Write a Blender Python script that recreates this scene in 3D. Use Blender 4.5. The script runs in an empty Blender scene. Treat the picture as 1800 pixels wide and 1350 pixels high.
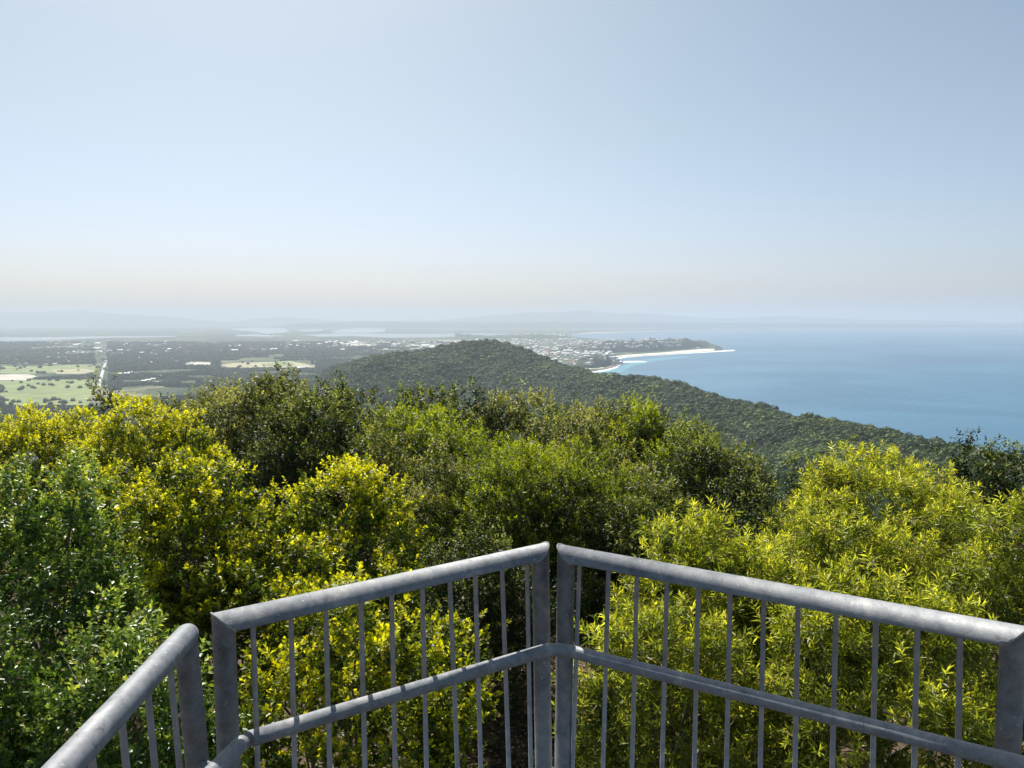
import bpy, math, random
import numpy as np
from mathutils import Vector, noise
from mathutils.geometry import tessellate_polygon

random.seed(7)
RNG = np.random.default_rng(7)
PI = math.pi
SC = bpy.context.scene
COL = SC.collection

# ------------------------------------------------------------------ camera
F = 1413.0                       # focal length in pixels of the 1800 px wide photograph
CZ = 220.0                       # camera above the sea
PITCH = math.atan((675 - 561) / F)
cam_d = bpy.data.cameras.new('camera')
cam_d.sensor_width = 36.0
cam_d.lens = F * 36 / 1800
cam_d.clip_start = 0.05
cam_d.clip_end = 200000
cam = bpy.data.objects.new('camera', cam_d)
COL.objects.link(cam)
cam.location = (0, 0, CZ)
cam.rotation_euler = (PI / 2 - PITCH, 0, 0)
SC.camera = cam

# ------------------------------------------------------------------ sky, sun, exposure
SUN_EL, SUN_AZ = math.radians(50), math.radians(-19)      # azimuth from +Y, negative = towards -X
world = bpy.data.worlds.new('World')
SC.world = world
world.use_nodes = True
wn = world.node_tree
bg = wn.nodes['Background']
sky = wn.nodes.new('ShaderNodeTexSky')
sky.sky_type = 'NISHITA'
sky.sun_disc = False
sky.sun_elevation = SUN_EL
sky.sun_rotation = SUN_AZ
sky.altitude = 200
sky.air_density = 1.0
sky.dust_density = 1.6
sky.ozone_density = 1.2
# the low sky is washed out by sea haze all round the horizon
tcw = wn.nodes.new('ShaderNodeTexCoord'); sep = wn.nodes.new('ShaderNodeSeparateXYZ')
wn.links.new(tcw.outputs['Generated'], sep.inputs[0])
rw = wn.nodes.new('ShaderNodeValToRGB')
sky_stops = [(0, (.965, .945, 1.06)), (.06, (.945, .955, 1.11)), (.22, (1.01, 1.0, .94)), (.5, (1.02, 1.03, .88))]
for _ in range(2): rw.color_ramp.elements.new(.5)
for i, (p, c) in enumerate(sky_stops): rw.color_ramp.elements[i].position = i / 3
for i, (p, c) in enumerate(sky_stops):
    rw.color_ramp.elements[i].color = (*(v / 1.05 for v in c), 1)
for i in (1, 2, 3): rw.color_ramp.elements[i].position = sky_stops[i][0]
wn.links.new(sep.outputs['Z'], rw.inputs[0])
mw = wn.nodes.new('ShaderNodeMix'); mw.data_type = 'RGBA'; mw.blend_type = 'MULTIPLY'; mw.inputs['Factor'].default_value = 1
wn.links.new(sky.outputs[0], mw.inputs['A']); wn.links.new(rw.outputs[0], mw.inputs['B'])
wn.links.new(mw.outputs['Result'], bg.inputs[0])
bg.inputs[1].default_value = 0.077
sun_d = bpy.data.lights.new('sun', 'SUN')
sun_d.energy = 5.0
sun_d.angle = math.radians(0.55)
sun_d.color = (1.0, 0.95, 0.87)
sun = bpy.data.objects.new('sun', sun_d)
COL.objects.link(sun)
sdir = Vector((math.cos(SUN_EL) * math.sin(SUN_AZ), math.cos(SUN_EL) * math.cos(SUN_AZ), math.sin(SUN_EL)))
sun.rotation_euler = sdir.to_track_quat('Z', 'Y').to_euler()
sun.location = (0, 0, CZ + 60)
vs = SC.view_settings
vs.view_transform = 'Standard'
vs.look = 'None'
vs.exposure = 0.6
vs.gamma = 1.0
vs.use_curve_mapping = False
SC.render.engine = 'CYCLES'
SC.cycles.use_denoising = True
SC.cycles.max_bounces = 8
SC.cycles.transmission_bounces = 6
SC.cycles.volume_bounces = 1
SC.cycles.sample_clamp_indirect = 6

# ------------------------------------------------------------------ helpers
def ray(px, py):
    u, v = (px - 900) / F, -(py - 675) / F
    return np.array([u, math.cos(PITCH) + v * math.sin(PITCH), v * math.cos(PITCH) - math.sin(PITCH)])
def on_plane(px, py, z=0.0):
    r = ray(px, py)
    t = (z - CZ) / r[2]
    return np.array([r[0] * t, r[1] * t, z])
def at_depth(px, py, D):
    r = ray(px, py)
    t = D / r[1]
    return np.array([r[0] * t, D, CZ + r[2] * t])

def tag(o, label=None, cat=None, group=None, kind=None):
    if label: o['label'] = label
    if cat: o['category'] = cat
    if group: o['group'] = group
    if kind: o['kind'] = kind
    return o
def empty(name, loc, label, cat, group=None):
    o = bpy.data.objects.new(name, None)
    COL.objects.link(o)
    o.location = loc
    o.empty_display_size = 0.2
    bpy.context.view_layer.update()
    return tag(o, label, cat, group)
def link(name, me, mat, parent=None, loc=None):
    """mesh coordinates are world coordinates unless loc is given; a child keeps its world place"""
    if mat is not None and not me.materials:
        me.materials.append(mat)
    o = bpy.data.objects.new(name, me)
    COL.objects.link(o)
    if parent is not None:
        o.parent = parent
        o.matrix_parent_inverse = parent.matrix_basis.inverted()
    if loc is not None:
        o.location = loc
    return o
def np_mesh(name, verts, faces, col=None, smooth=True):
    """verts (n,3), faces (m,k) all with k corners, optional per-vertex colour (n,3)"""
    verts = np.asarray(verts, dtype=np.float32); faces = np.asarray(faces, dtype=np.int32)
    me = bpy.data.meshes.new(name)
    m, k = faces.shape
    me.vertices.add(len(verts)); me.vertices.foreach_set('co', verts.ravel())
    me.loops.add(m * k); me.loops.foreach_set('vertex_index', faces.ravel())
    me.polygons.add(m)
    me.polygons.foreach_set('loop_start', np.arange(0, m * k, k, dtype=np.int32))
    me.polygons.foreach_set('loop_total', np.full(m, k, dtype=np.int32))
    me.polygons.foreach_set('use_smooth', np.full(m, smooth))
    if col is not None:
        a = me.color_attributes.new('tint', 'FLOAT_COLOR', 'POINT')
        c = np.ones((len(verts), 4), dtype=np.float32); c[:, :3] = col
        a.data.foreach_set('color', c.ravel())
    me.update(calc_edges=True)
    return me
def pyd(name, verts, faces, smooth=False):
    me = bpy.data.meshes.new(name)
    me.from_pydata([tuple(map(float, v)) for v in verts], [], [tuple(f) for f in faces])
    for p in me.polygons: p.use_smooth = smooth
    me.update()
    return me
def nrm(a):
    return a / np.maximum(np.linalg.norm(a, axis=-1, keepdims=True), 1e-9)
def vnoise(p, s, o=0.0):
    return np.array([noise.noise(Vector((float(a[0]) / s + o, float(a[1]) / s - o, o * .7))) for a in p])

# ------------------------------------------------------------------ materials
def mat_new(name):
    m = bpy.data.materials.new(name); m.use_nodes = True
    nt = m.node_tree
    return m, nt, nt.nodes['Principled BSDF'], nt.nodes['Material Output']
def nd(nt, t, **kw):
    n = nt.nodes.new(t)
    for k, v in kw.items(): setattr(n, k, v)
    return n
def ramp(nt, fac, stops):
    r = nd(nt, 'ShaderNodeValToRGB')
    els = r.color_ramp.elements
    while len(els) < len(stops): els.new(0.5)
    for e, (p, c) in zip(els, stops):
        e.position = p; e.color = (*c, 1)
    nt.links.new(fac, r.inputs[0])
    return r
def tex_noise(nt, scale, detail=4, rough=.55, coord=None, dist=0.0):
    n = nd(nt, 'ShaderNodeTexNoise')
    n.inputs['Scale'].default_value = scale; n.inputs['Detail'].default_value = detail
    n.inputs['Roughness'].default_value = rough; n.inputs['Distortion'].default_value = dist
    if coord is not None: nt.links.new(coord, n.inputs['Vector'])
    return n

def leaf_material(name, rough=0.4, trans=0.4, spec=0.5, tboost=(1.25, 1.2, 0.6)):
    m, nt, b, out = mat_new(name)
    at = nd(nt, 'ShaderNodeVertexColor'); at.layer_name = 'tint'
    nt.links.new(at.outputs['Color'], b.inputs['Base Color'])
    b.inputs['Roughness'].default_value = rough
    b.inputs['Specular IOR Level'].default_value = spec
    mul = nd(nt, 'ShaderNodeMix', data_type='RGBA', blend_type='MULTIPLY')
    mul.inputs['Factor'].default_value = 1.0
    nt.links.new(at.outputs['Color'], mul.inputs['A'])
    mul.inputs['B'].default_value = (*tboost, 1)
    tr = nd(nt, 'ShaderNodeBsdfTranslucent')
    nt.links.new(mul.outputs['Result'], tr.inputs['Color'])
    mx = nd(nt, 'ShaderNodeMixShader'); mx.inputs[0].default_value = trans
    nt.links.new(b.outputs[0], mx.inputs[1]); nt.links.new(tr.outputs[0], mx.inputs[2])
    nt.links.new(mx.outputs[0], out.inputs['Surface'])
    return m
M = {}
M['leaf_tip'] = leaf_material('young_tipped_leaves', 0.42, 0.5, 0.4)
M['leaf_gloss'] = leaf_material('glossy_leaves', 0.36, 0.40, 0.5)
M['leaf_long'] = leaf_material('long_leaves', 0.40, 0.5, 0.45)
M['leaf_dark'] = leaf_material('dark_leaves', 0.48, 0.42, 0.4)
M['litter'] = leaf_material('fallen_leaves', 0.7, 0.1, 0.2, (1, 1, 1))

def simple(name, colors, scale, rough=.8, bump=0.3, bscale=None, dist=0.02, metallic=0.0, spec=.3, obj=True):
    m, nt, b, out = mat_new(name)
    tc = nd(nt, 'ShaderNodeTexCoord')
    n = tex_noise(nt, scale, 5, .6, tc.outputs['Object'])
    st = [(0.3 + 0.4 * i / max(1, len(colors) - 1), c) for i, c in enumerate(colors)]
    r = ramp(nt, n.outputs[0], st)
    nt.links.new(r.outputs[0], b.inputs['Base Color'])
    b.inputs['Roughness'].default_value = rough
    b.inputs['Metallic'].default_value = metallic
    b.inputs['Specular IOR Level'].default_value = spec
    if bump:
        n2 = tex_noise(nt, bscale or scale * 4, 4, .6, tc.outputs['Object'])
        bp = nd(nt, 'ShaderNodeBump'); bp.inputs['Strength'].default_value = bump; bp.inputs['Distance'].default_value = dist
        nt.links.new(n2.outputs[0], bp.inputs['Height']); nt.links.new(bp.outputs[0], b.inputs['Normal'])
    return m
M['bark'] = simple('bark', [(.07, .05, .035), (.2, .17, .13)], 14, .9, .6)
M['twig'] = simple('pale_twig', [(.22, .18, .14), (.42, .37, .30)], 20, .85, .2)
M['timber'] = simple('deck_timber', [(.06, .05, .042), (.12, .105, .09)], 9, .85, .4)

def steel_material():
    m, nt, b, out = mat_new('galvanised_steel')
    tc = nd(nt, 'ShaderNodeTexCoord')
    n1 = tex_noise(nt, 55, 6, .7, tc.outputs['Object'])
    n2 = tex_noise(nt, 16, 5, .65, tc.outputs['Object'], .6)
    r = ramp(nt, n2.outputs[0], [(.28, (.125, .135, .15)), (.42, (.20, .215, .235)), (.6, (.27, .28, .295)), (.72, (.38, .37, .35))])
    r2 = ramp(nt, n1.outputs[0], [(.35, (.72, .72, .72)), (.62, (1.12, 1.12, 1.12))])
    mul = nd(nt, 'ShaderNodeMix', data_type='RGBA', blend_type='MULTIPLY'); mul.inputs['Factor'].default_value = .8
    nt.links.new(r.outputs[0], mul.inputs['A']); nt.links.new(r2.outputs[0], mul.inputs['B'])
    n3 = tex_noise(nt, 120, 2, .5, tc.outputs['Object'])
    n4 = tex_noise(nt, 26, 6, .75, tc.outputs['Object'], 2.0)
    spot = ramp(nt, n3.outputs[0], [(.70, (0, 0, 0)), (.73, (1, 1, 1))])
    dirt = ramp(nt, n4.outputs[0], [(.60, (0, 0, 0)), (.68, (.7, .7, .7))])
    m1 = nd(nt, 'ShaderNodeMix', data_type='RGBA'); m2 = nd(nt, 'ShaderNodeMix', data_type='RGBA')
    nt.links.new(spot.outputs[0], m1.inputs['Factor']); nt.links.new(mul.outputs['Result'], m1.inputs['A']); m1.inputs['B'].default_value = (.5, .5, .48, 1)
    nt.links.new(dirt.outputs[0], m2.inputs['Factor']); nt.links.new(m1.outputs['Result'], m2.inputs['A']); m2.inputs['B'].default_value = (.10, .095, .085, 1)
    nt.links.new(m2.outputs['Result'], b.inputs['Base Color'])
    b.inputs['Metallic'].default_value = .2
    rr = ramp(nt, n1.outputs[0], [(.3, (.5,) * 3), (.7, (.74,) * 3)])
    nt.links.new(rr.outputs[0], b.inputs['Roughness'])
    bp = nd(nt, 'ShaderNodeBump'); bp.inputs['Strength'].default_value = .35; bp.inputs['Distance'].default_value = .002
    nt.links.new(n1.outputs[0], bp.inputs['Height']); nt.links.new(bp.outputs[0], b.inputs['Normal'])
    return m
M['steel'] = steel_material()
M['steel_bar'] = simple('galvanised_bar', [(.26, .27, .30), (.42, .43, .45)], 30, .6, .2, dist=.001, metallic=.15)
M['weld'] = simple('weld_bead', [(.22, .21, .2), (.4, .39, .38)], 120, .7, .5, dist=.001)

def sea_material():
    m, nt, b, out = mat_new('sea_water')
    g = nd(nt, 'ShaderNodeNewGeometry')
    mp = nd(nt, 'ShaderNodeMapping'); mp.inputs['Scale'].default_value = (1, 1, 1); mp.inputs['Rotation'].default_value = (0, 0, .5)
    nt.links.new(g.outputs['Position'], mp.inputs['Vector'])
    big = tex_noise(nt, .0011, 5, .62, mp.outputs[0], .8)
    r = ramp(nt, big.outputs[0], [(.34, (.032, .112, .195)), (.5, (.042, .138, .232)), (.64, (.056, .168, .262))])
    nt.links.new(r.outputs[0], b.inputs['Base Color'])
    b.inputs['Roughness'].default_value = .5
    b.inputs['Specular IOR Level'].default_value = .22
    w1 = tex_noise(nt, .03, 6, .65, mp.outputs[0], .4)
    bp = nd(nt, 'ShaderNodeBump'); bp.inputs['Strength'].default_value = .6; bp.inputs['Distance'].default_value = 6
    nt.links.new(w1.outputs[0], bp.inputs['Height']); nt.links.new(bp.outputs[0], b.inputs['Normal'])
    return m
M['sea'] = sea_material()

def lake_material():
    m, nt, b, out = mat_new('lake_water')
    b.inputs['Base Color'].default_value = (.10, .15, .17, 1)
    b.inputs['Roughness'].default_value = .25
    return m
M['lake'] = lake_material()

def land_material():
    m, nt, b, out = mat_new('wooded_plain')
    g = nd(nt, 'ShaderNodeNewGeometry')
    a = tex_noise(nt, .0016, 7, .62, g.outputs['Position'], 1.0)
    f = tex_noise(nt, .02, 4, .7, g.outputs['Position'])
    r = ramp(nt, a.outputs[0], [(.36, (.030, .052, .044)), (.46, (.055, .082, .056)), (.55, (.085, .105, .06)), (.63, (.24, .24, .16))])
    r2 = ramp(nt, f.outputs[0], [(.35, (.55, .6, .6)), (.65, (1.3, 1.25, 1.15))])
    mul = nd(nt, 'ShaderNodeMix', data_type='RGBA', blend_type='MULTIPLY'); mul.inputs['Factor'].default_value = 1
    nt.links.new(r.outputs[0], mul.inputs['A']); nt.links.new(r2.outputs[0], mul.inputs['B'])
    nt.links.new(mul.outputs['Result'], b.inputs['Base Color'])
    b.inputs['Roughness'].default_value = 1; b.inputs['Specular IOR Level'].default_value = .1
    return m
M['land'] = land_material()

def terrain_material():
    m, nt, b, out = mat_new('hillside_soil')
    g = nd(nt, 'ShaderNodeNewGeometry')
    ln = nd(nt, 'ShaderNodeVectorMath', operation='DISTANCE'); ln.inputs[1].default_value = (0, 0, CZ - 8)
    nt.links.new(g.outputs['Position'], ln.inputs[0])
    mr = nd(nt, 'ShaderNodeMapRange'); mr.inputs[1].default_value = 25; mr.inputs[2].default_value = 70
    nt.links.new(ln.outputs['Value'], mr.inputs[0])
    a = tex_noise(nt, 2.2, 6, .7, g.outputs['Position'])
    soil = ramp(nt, a.outputs[0], [(.35, (.03, .022, .014)), (.5, (.08, .055, .035)), (.68, (.2, .14, .095))])
    c = tex_noise(nt, .05, 5, .6, g.outputs['Position'])
    grn = ramp(nt, c.outputs[0], [(.35, (.02, .035, .014)), (.65, (.045, .07, .022))])
    mx = nd(nt, 'ShaderNodeMix', data_type='RGBA')
    nt.links.new(mr.outputs[0], mx.inputs['Factor']); nt.links.new(soil.outputs[0], mx.inputs['A']); nt.links.new(grn.outputs[0], mx.inputs['B'])
    nt.links.new(mx.outputs['Result'], b.inputs['Base Color'])
    b.inputs['Roughness'].default_value = .95; b.inputs['Specular IOR Level'].default_value = .15
    return m
M['terrain'] = terrain_material()

def flat(name, c, rough=.8, scale=.01, var=.25):
    m, nt, b, out = mat_new(name)
    g = nd(nt, 'ShaderNodeNewGeometry')
    a = tex_noise(nt, scale, 5, .65, g.outputs['Position'])
    r = ramp(nt, a.outputs[0], [(.35, tuple(x * (1 - var) for x in c)), (.65, tuple(min(1, x * (1 + var)) for x in c))])
    nt.links.new(r.outputs[0], b.inputs['Base Color'])
    b.inputs['Roughness'].default_value = rough; b.inputs['Specular IOR Level'].default_value = .2
    return m
M['sand'] = flat('pale_sand', (.72, .66, .55), .9, .004, .1)
M['foam'] = flat('white_surf', (.82, .85, .86), .8, .01, .08)
M['shallows'] = flat('shallow_water', (.07, .25, .32), .5, .003, .15)
M['field_a'] = flat('pasture', (.20, .24, .09), .9, .012, .25)
M['field_b'] = flat('dry_pasture', (.36, .34, .20), .9, .012, .2)
M['field_c'] = flat('bare_ground', (.50, .47, .40), .9, .02, .2)
M['road'] = flat('pale_road', (.5, .49, .47), .9, .02, .1)
M['mountain'] = flat('far_mountain', (.035, .055, .045), 1, .0012, .3)
M['headland'] = flat('headland_scrub', (.045, .07, .035), 1, .012, .55)
M['rock'] = flat('shore_rock', (.20, .16, .13), .9, .05, .4)
M['wall'] = flat('house_wall', (.55, .52, .47), .8, .05, .2)
M['roof_white'] = flat('white_metal_roof', (.66, .66, .66), .5, .05, .05)
M['roof_grey'] = flat('grey_metal_roof', (.48, .50, .52), .5, .05, .15)
M['roof_tile'] = flat('terracotta_tile_roof', (.42, .22, .15), .8, .05, .2)

def wood_material(name, cols):
    m, nt, b, out = mat_new(name)
    oi = nd(nt, 'ShaderNodeObjectInfo')
    r = ramp(nt, oi.outputs['Random'], [(i / (len(cols) - 1), c) for i, c in enumerate(cols)])
    g = nd(nt, 'ShaderNodeNewGeometry')
    a = tex_noise(nt, .009, 6, .7, g.outputs['Position'])
    r2 = ramp(nt, a.outputs[0], [(.36, (.42, .5, .55)), (.5, (.95, .95, .9)), (.64, (1.7, 1.5, 1.2))])
    mul = nd(nt, 'ShaderNodeMix', data_type='RGBA', blend_type='MULTIPLY'); mul.inputs['Factor'].default_value = 1
    nt.links.new(r.outputs[0], mul.inputs['A']); nt.links.new(r2.outputs[0], mul.inputs['B'])
    nt.links.new(mul.outputs['Result'], b.inputs['Base Color'])
    b.inputs['Roughness'].default_value = .7; b.inputs['Specular IOR Level'].default_value = .25
    return m
M['wood'] = wood_material('hill_forest', [(.045, .085, .020), (.085, .14, .028), (.06, .11, .024), (.14, .18, .035), (.035, .07, .03), (.10, .15, .03)])
M['wood_far'] = wood_material('plain_forest', [(.042, .078, .058), (.075, .115, .072), (.054, .09, .06)])

# ------------------------------------------------------------------ terrain heights
ridge_px = [(520, 678, 2750), (560, 669, 2650), (620, 651, 2520), (690, 632, 2380), (745, 618, 2280), (790, 607, 2200), (830, 601, 2130), (862, 601, 2090),
            (890, 607, 2040), (925, 621, 1980), (960, 635, 1920), (995, 648, 1850), (1040, 659, 1740), (1090, 665, 1620), (1150, 670, 1500), (1190, 678, 1410),
            (1230, 699, 1320), (1290, 707, 1220), (1335, 720, 1120), (1372, 741, 1040), (1395, 738, 990), (1430, 737, 930), (1500, 751, 850), (1560, 765, 790),
            (1612, 779, 740), (1700, 797, 670), (1800, 818, 600), (2000, 870, 520), (2300, 930, 430)]
RIDGE = np.array([at_depth(x, y + 2.5, D) for x, y, D in ridge_px])
def ground_h(x, y):
    """height above the sea; x, y arrays"""
    x = np.asarray(x, float); y = np.asarray(y, float)
    r = np.hypot(x, y)
    d = np.maximum(r - 30, 0)
    summit = CZ - 7 - .055 * r - .33 * d * d / (d + 45)
    summit = np.where(r > 900, summit - .1 * (r - 900), summit)
    best = np.full(x.shape, 1e12); zr = np.zeros(x.shape); side = np.zeros(x.shape)
    for a, b in zip(RIDGE[:-1], RIDGE[1:]):
        ab = b[:2] - a[:2]; L2 = ab @ ab
        t = np.clip(((x - a[0]) * ab[0] + (y - a[1]) * ab[1]) / L2, 0, 1)
        dx = x - (a[0] + ab[0] * t); dy = y - (a[1] + ab[1] * t)
        dd = dx * dx + dy * dy
        m = dd < best
        best = np.where(m, dd, best); zr = np.where(m, a[2] + (b[2] - a[2]) * t, zr)
        side = np.where(m, np.sign(ab[0] * dy - ab[1] * dx), side)
    dist = np.sqrt(best)
    drop = np.where(side > 0, .55 * dist ** 2 / (dist + 60), .24 * dist ** 2 / (dist + 70))
    rid = zr - drop
    rid = np.where(side > 0, rid, rid + (15 * np.sin(x / 62 + y / 150) + 8 * np.sin(x / 27 - y / 80)) * np.clip(dist / 90, 0, 1))
    h = np.maximum(summit, rid)
    return np.maximum(h, -12)

def build_terrain():
    rad = np.concatenate([np.linspace(0, 60, 60), np.linspace(66, 400, 40), np.linspace(412, 3000, 190)])
    ang = np.concatenate([np.linspace(-46, 46, 240, endpoint=False), np.linspace(46, 314, 70, endpoint=False)]) * PI / 180
    R, A = np.meshgrid(rad, ang, indexing='ij')
    X, Y = R * np.sin(A), R * np.cos(A)
    Z = ground_h(X, Y)
    Z += np.where(R < 60, .15 * np.sin(X * 1.3) * np.cos(Y * 1.1 + X * .4), 0)
    n, k = R.shape
    i = np.arange(n - 1)[:, None] * k + np.arange(k)[None, :]
    j = np.arange(n - 1)[:, None] * k + (np.arange(k)[None, :] + 1) % k
    F4 = np.stack([i, i + k, j + k, j], -1).reshape(-1, 4)
    me = np_mesh('hillside', np.stack([X, Y, Z], -1).reshape(-1, 3), F4)
    o = link('hillside', me, M['terrain'])
    tag(o, 'steep wooded ridge and rounded hill running down to the sea', kind='structure')
build_terrain()

# ------------------------------------------------------------------ sea, land, lakes, fields
FAR = 52000.0
def sheet(name, pts, mat, label=None, kind='structure'):
    tris = tessellate_polygon([[Vector(p) for p in pts]])
    me = pyd(name, pts, [t if (np.cross(np.array(pts[t[1]]) - pts[t[0]], np.array(pts[t[2]]) - pts[t[0]])[2] > 0) else t[::-1] for t in tris])
    return tag(link(name, me, mat), label, kind=kind)
sheet('sea', [(-FAR, -9000, 0), (FAR, -9000, 0), (FAR, FAR, 0), (-FAR, FAR, 0)], M['sea'], 'calm pale blue ocean stretching to the horizon')
def wig(p0, p1, n, amp, z):
    """pixel polyline with small irregularities"""
    out = []
    for i in range(n):
        t = i / n
        out.append(on_plane(p0[0] + (p1[0] - p0[0]) * t + random.uniform(-amp, amp) * 3, p0[1] + (p1[1] - p0[1]) * t + random.uniform(-amp, amp), z))
    return out
def px_poly(pts, z, amp=0.0, n=4):
    out = []
    for a, b in zip(pts, pts[1:] + pts[:1]):
        out += wig(a, b, n, amp, z) if amp else [on_plane(*a, z)]
    return [tuple(p) for p in out]
coast = [(985, 656), (1015, 654), (1045, 652), (1066, 647), (1082, 641), (1088, 634), (1080, 629), (1076, 626), (1100, 624.5), (1150, 621.5), (1200, 618.5), (1240, 616), (1256, 615),
         (1268, 616), (1272, 612), (1262, 607), (1240, 602), (1200, 599.5), (1150, 599), (1100, 598), (1050, 596), (1015, 592.5), (996, 589), (1006, 586.6), (1040, 584.6), (1100, 582.6),
         (1200, 580.6), (1350, 579.2), (1500, 578.2), (1650, 577.3), (1800, 576.5), (2300, 575)]
lp = [tuple(on_plane(x, y, 2.0)) for x, y in coast]
lp = [(-300, 0, 2), (100, 600, 2), (130, 1400, 2), (190, 2300, 2)] + lp + [(FAR - 500, FAR * .42, 2), (FAR - 500, FAR - 500, 2), (-FAR + 500, FAR - 500, 2), (-FAR + 500, 0, 2)]
sheet('land', lp, M['land'], 'low wooded coastal plain fading into blue haze')

def strip(name, pts, wpx, z, mat, label, closed=False):
    """a band along pixel points, widths in pixels of height"""
    up, dn = [], []
    for i, (x, y) in enumerate(pts):
        w = wpx[i] if isinstance(wpx, (list, tuple)) else wpx
        up.append(tuple(on_plane(x, y - w / 2, z))); dn.append(tuple(on_plane(x, y + w / 2, z)))
    me = pyd(name, up + dn, [(i + len(pts), i + 1 + len(pts), i + 1, i) for i in range(len(pts) - 1)])
    return tag(link(name, me, mat), label, kind='structure')
strip('beach', [(1078, 627), (1100, 625), (1130, 623.4), (1160, 621.6), (1200, 618.6), (1230, 616), (1256, 614.5)], [1.5, 2.6, 3.2, 3.4, 4, 5, 3], 2.6, M['sand'], 'long pale beach curving towards the headland')
strip('surf', [(1080, 631), (1100, 627.6), (1130, 625.6), (1160, 624), (1200, 621.4), (1235, 619.3), (1262, 617.5), (1290, 616), (1292, 615.6)], [3, 1.6, 1.3, 1.2, 1.4, 1.6, 2, 2, .4], .35, M['foam'], 'thin white line of breaking waves along the long beach')
strip('beach', [(984, 650), (1010, 647.5), (1035, 647.5), (1060, 646), (1074, 643)], [3, 3, 2.6, 2.2, 1], 2.6, M['sand'], 'small sandy cove at the foot of the green hill')
strip('surf', [(990, 658), (1010, 655.5), (1040, 653.8), (1065, 651), (1085, 645), (1094, 637)], [3, 3.4, 2.6, 3, 2.6, 1], .35, M['foam'], 'white surf washing into the small cove')
strip('surf', [(1086, 638), (1100, 636), (1120, 635.5), (1138, 636)], [1, 2.4, 2.6, .5], .5, M['foam'], 'patch of white water over rocks off the wooded point')
strip('shallows', [(985, 664), (1010, 661), (1040, 659), (1070, 656), (1095, 648), (1110, 640), (1150, 632), (1210, 627)], [10, 12, 10, 10, 10, 8, 6, 2], .15, M['shallows'], 'turquoise shallow water below the cove')
strip('beach', [(1008, 587.2), (1040, 585.2), (1100, 583), (1160, 581.8), (1250, 580.4), (1400, 579.2), (1600, 577.9), (1800, 576.9), (2000, 576.2)], [.3, 1.3, .7, .45, .35, .3, .3, .3, .2], 2.6, M['sand'], 'faint far beach edging the long bay')

def lake(pts, label, amp=.3):
    return sheet('lake', px_poly(pts, 3.0, amp, 3), M['lake'], label)
lake([(-60, 593), (80, 592.5), (180, 591), (300, 590.2), (312, 592), (200, 593.8), (100, 598), (0, 600.5), (-60, 601)], 'long bright lake at far left of the plain', .25)
lake([(35, 570.5), (90, 569.6), (146, 570.6), (140, 574), (80, 574.6), (40, 573.5)], 'small faint lake near the left skyline', .15)
lake([(228, 568.6), (262, 567.6), (285, 568.4), (240, 570.4)], 'tiny pale lake below the left mountains', .1)
lake([(408, 577.5), (455, 576.2), (500, 577.5), (512, 583), (470, 587.5), (452, 583.5), (410, 580)], 'bright broken lagoon left of centre', .5)
lake([(412, 588.6), (450, 587.6), (500, 590), (470, 591.5), (420, 591.2)], 'thin arm of lagoon left of centre', .3)
lake([(520, 579.6), (568, 578.4), (566, 582), (530, 582.4)], 'small pale lagoon between two bright ones', .2)
lake([(600, 578.6), (640, 576.6), (680, 577.6), (676, 583.4), (640, 585.2), (580, 584.6)], 'upper sheet of the bright central lake', .35)
lake([(528, 588), (600, 586.4), (700, 586.6), (800, 586.4), (860, 585.8), (905, 586.8), (850, 590.4), (760, 593), (690, 594), (640, 591.2), (560, 591.4)], 'long bright central lake stretching behind the hill', .45)
lake([(318, 614), (336, 608.6), (342, 609), (336, 612.2)], 'little pond beside the white sheds', .15)

def field(pts, m, label, amp=.5):
    return sheet('field', px_poly(pts, 2.6 + random.uniform(0, .3), amp, 3), M[m], label)
field([(-80, 672), (60, 668), (165, 664), (168, 690), (150, 720), (-80, 730)], 'field_a', 'broad green pasture at the lower left of the plain', .6)
field([(-60, 642), (60, 644), (150, 640), (176, 644), (170, 652), (60, 657), (-60, 656)], 'field_a', 'green strip of pasture beside the road', .6)
field([(-20, 658.5), (50, 658), (66, 662), (48, 668), (-20, 668.5)], 'field_c', 'pale bare paddock at far left', .6)
field([(90, 650), (150, 648), (168, 652), (150, 657), (100, 657)], 'field_b', 'dry strip of pasture left of the road', .4)
field([(385, 641), (430, 637), (470, 636.5), (510, 634.5), (540, 640), (560, 646), (520, 648), (460, 650), (410, 647)], 'field_b', 'pale dry paddocks in the middle of the plain', .6)
field([(455, 641), (508, 634.6), (520, 642), (480, 646)], 'field_a', 'green paddock within the dry fields', .3)
field([(325, 641), (345, 636.5), (372, 637.5), (370, 643.5), (335, 645)], 'field_c', 'pale bare clearing near the centre of the plain', .4)
field([(212, 673), (260, 671), (288, 668.6), (286, 673), (250, 675), (216, 676.5)], 'field_a', 'small green field beyond the yellow bushes', .3)
field([(214, 661), (245, 660), (240, 664), (216, 665)], 'field_c', 'small pale clearing right of the straight road', .3)
field([(600, 603.5), (625, 601.5), (660, 606), (655, 610.5), (620, 608.5)], 'field_c', 'bare pale sand patch among the town', .5)
field([(690, 609), (760, 606), (826, 606.4), (800, 609.4), (720, 611.6)], 'field_c', 'long pale clearing left of the hilltop', .5)
field([(770, 600.5), (815, 598), (825, 601), (790, 604.5)], 'field_c', 'sandy clearing beside the hilltop', .3)
strip('road', [(171, 690), (176, 672), (180, 655), (184, 642)], 0.01, 3.1, M['road'], None) if False else None
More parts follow.
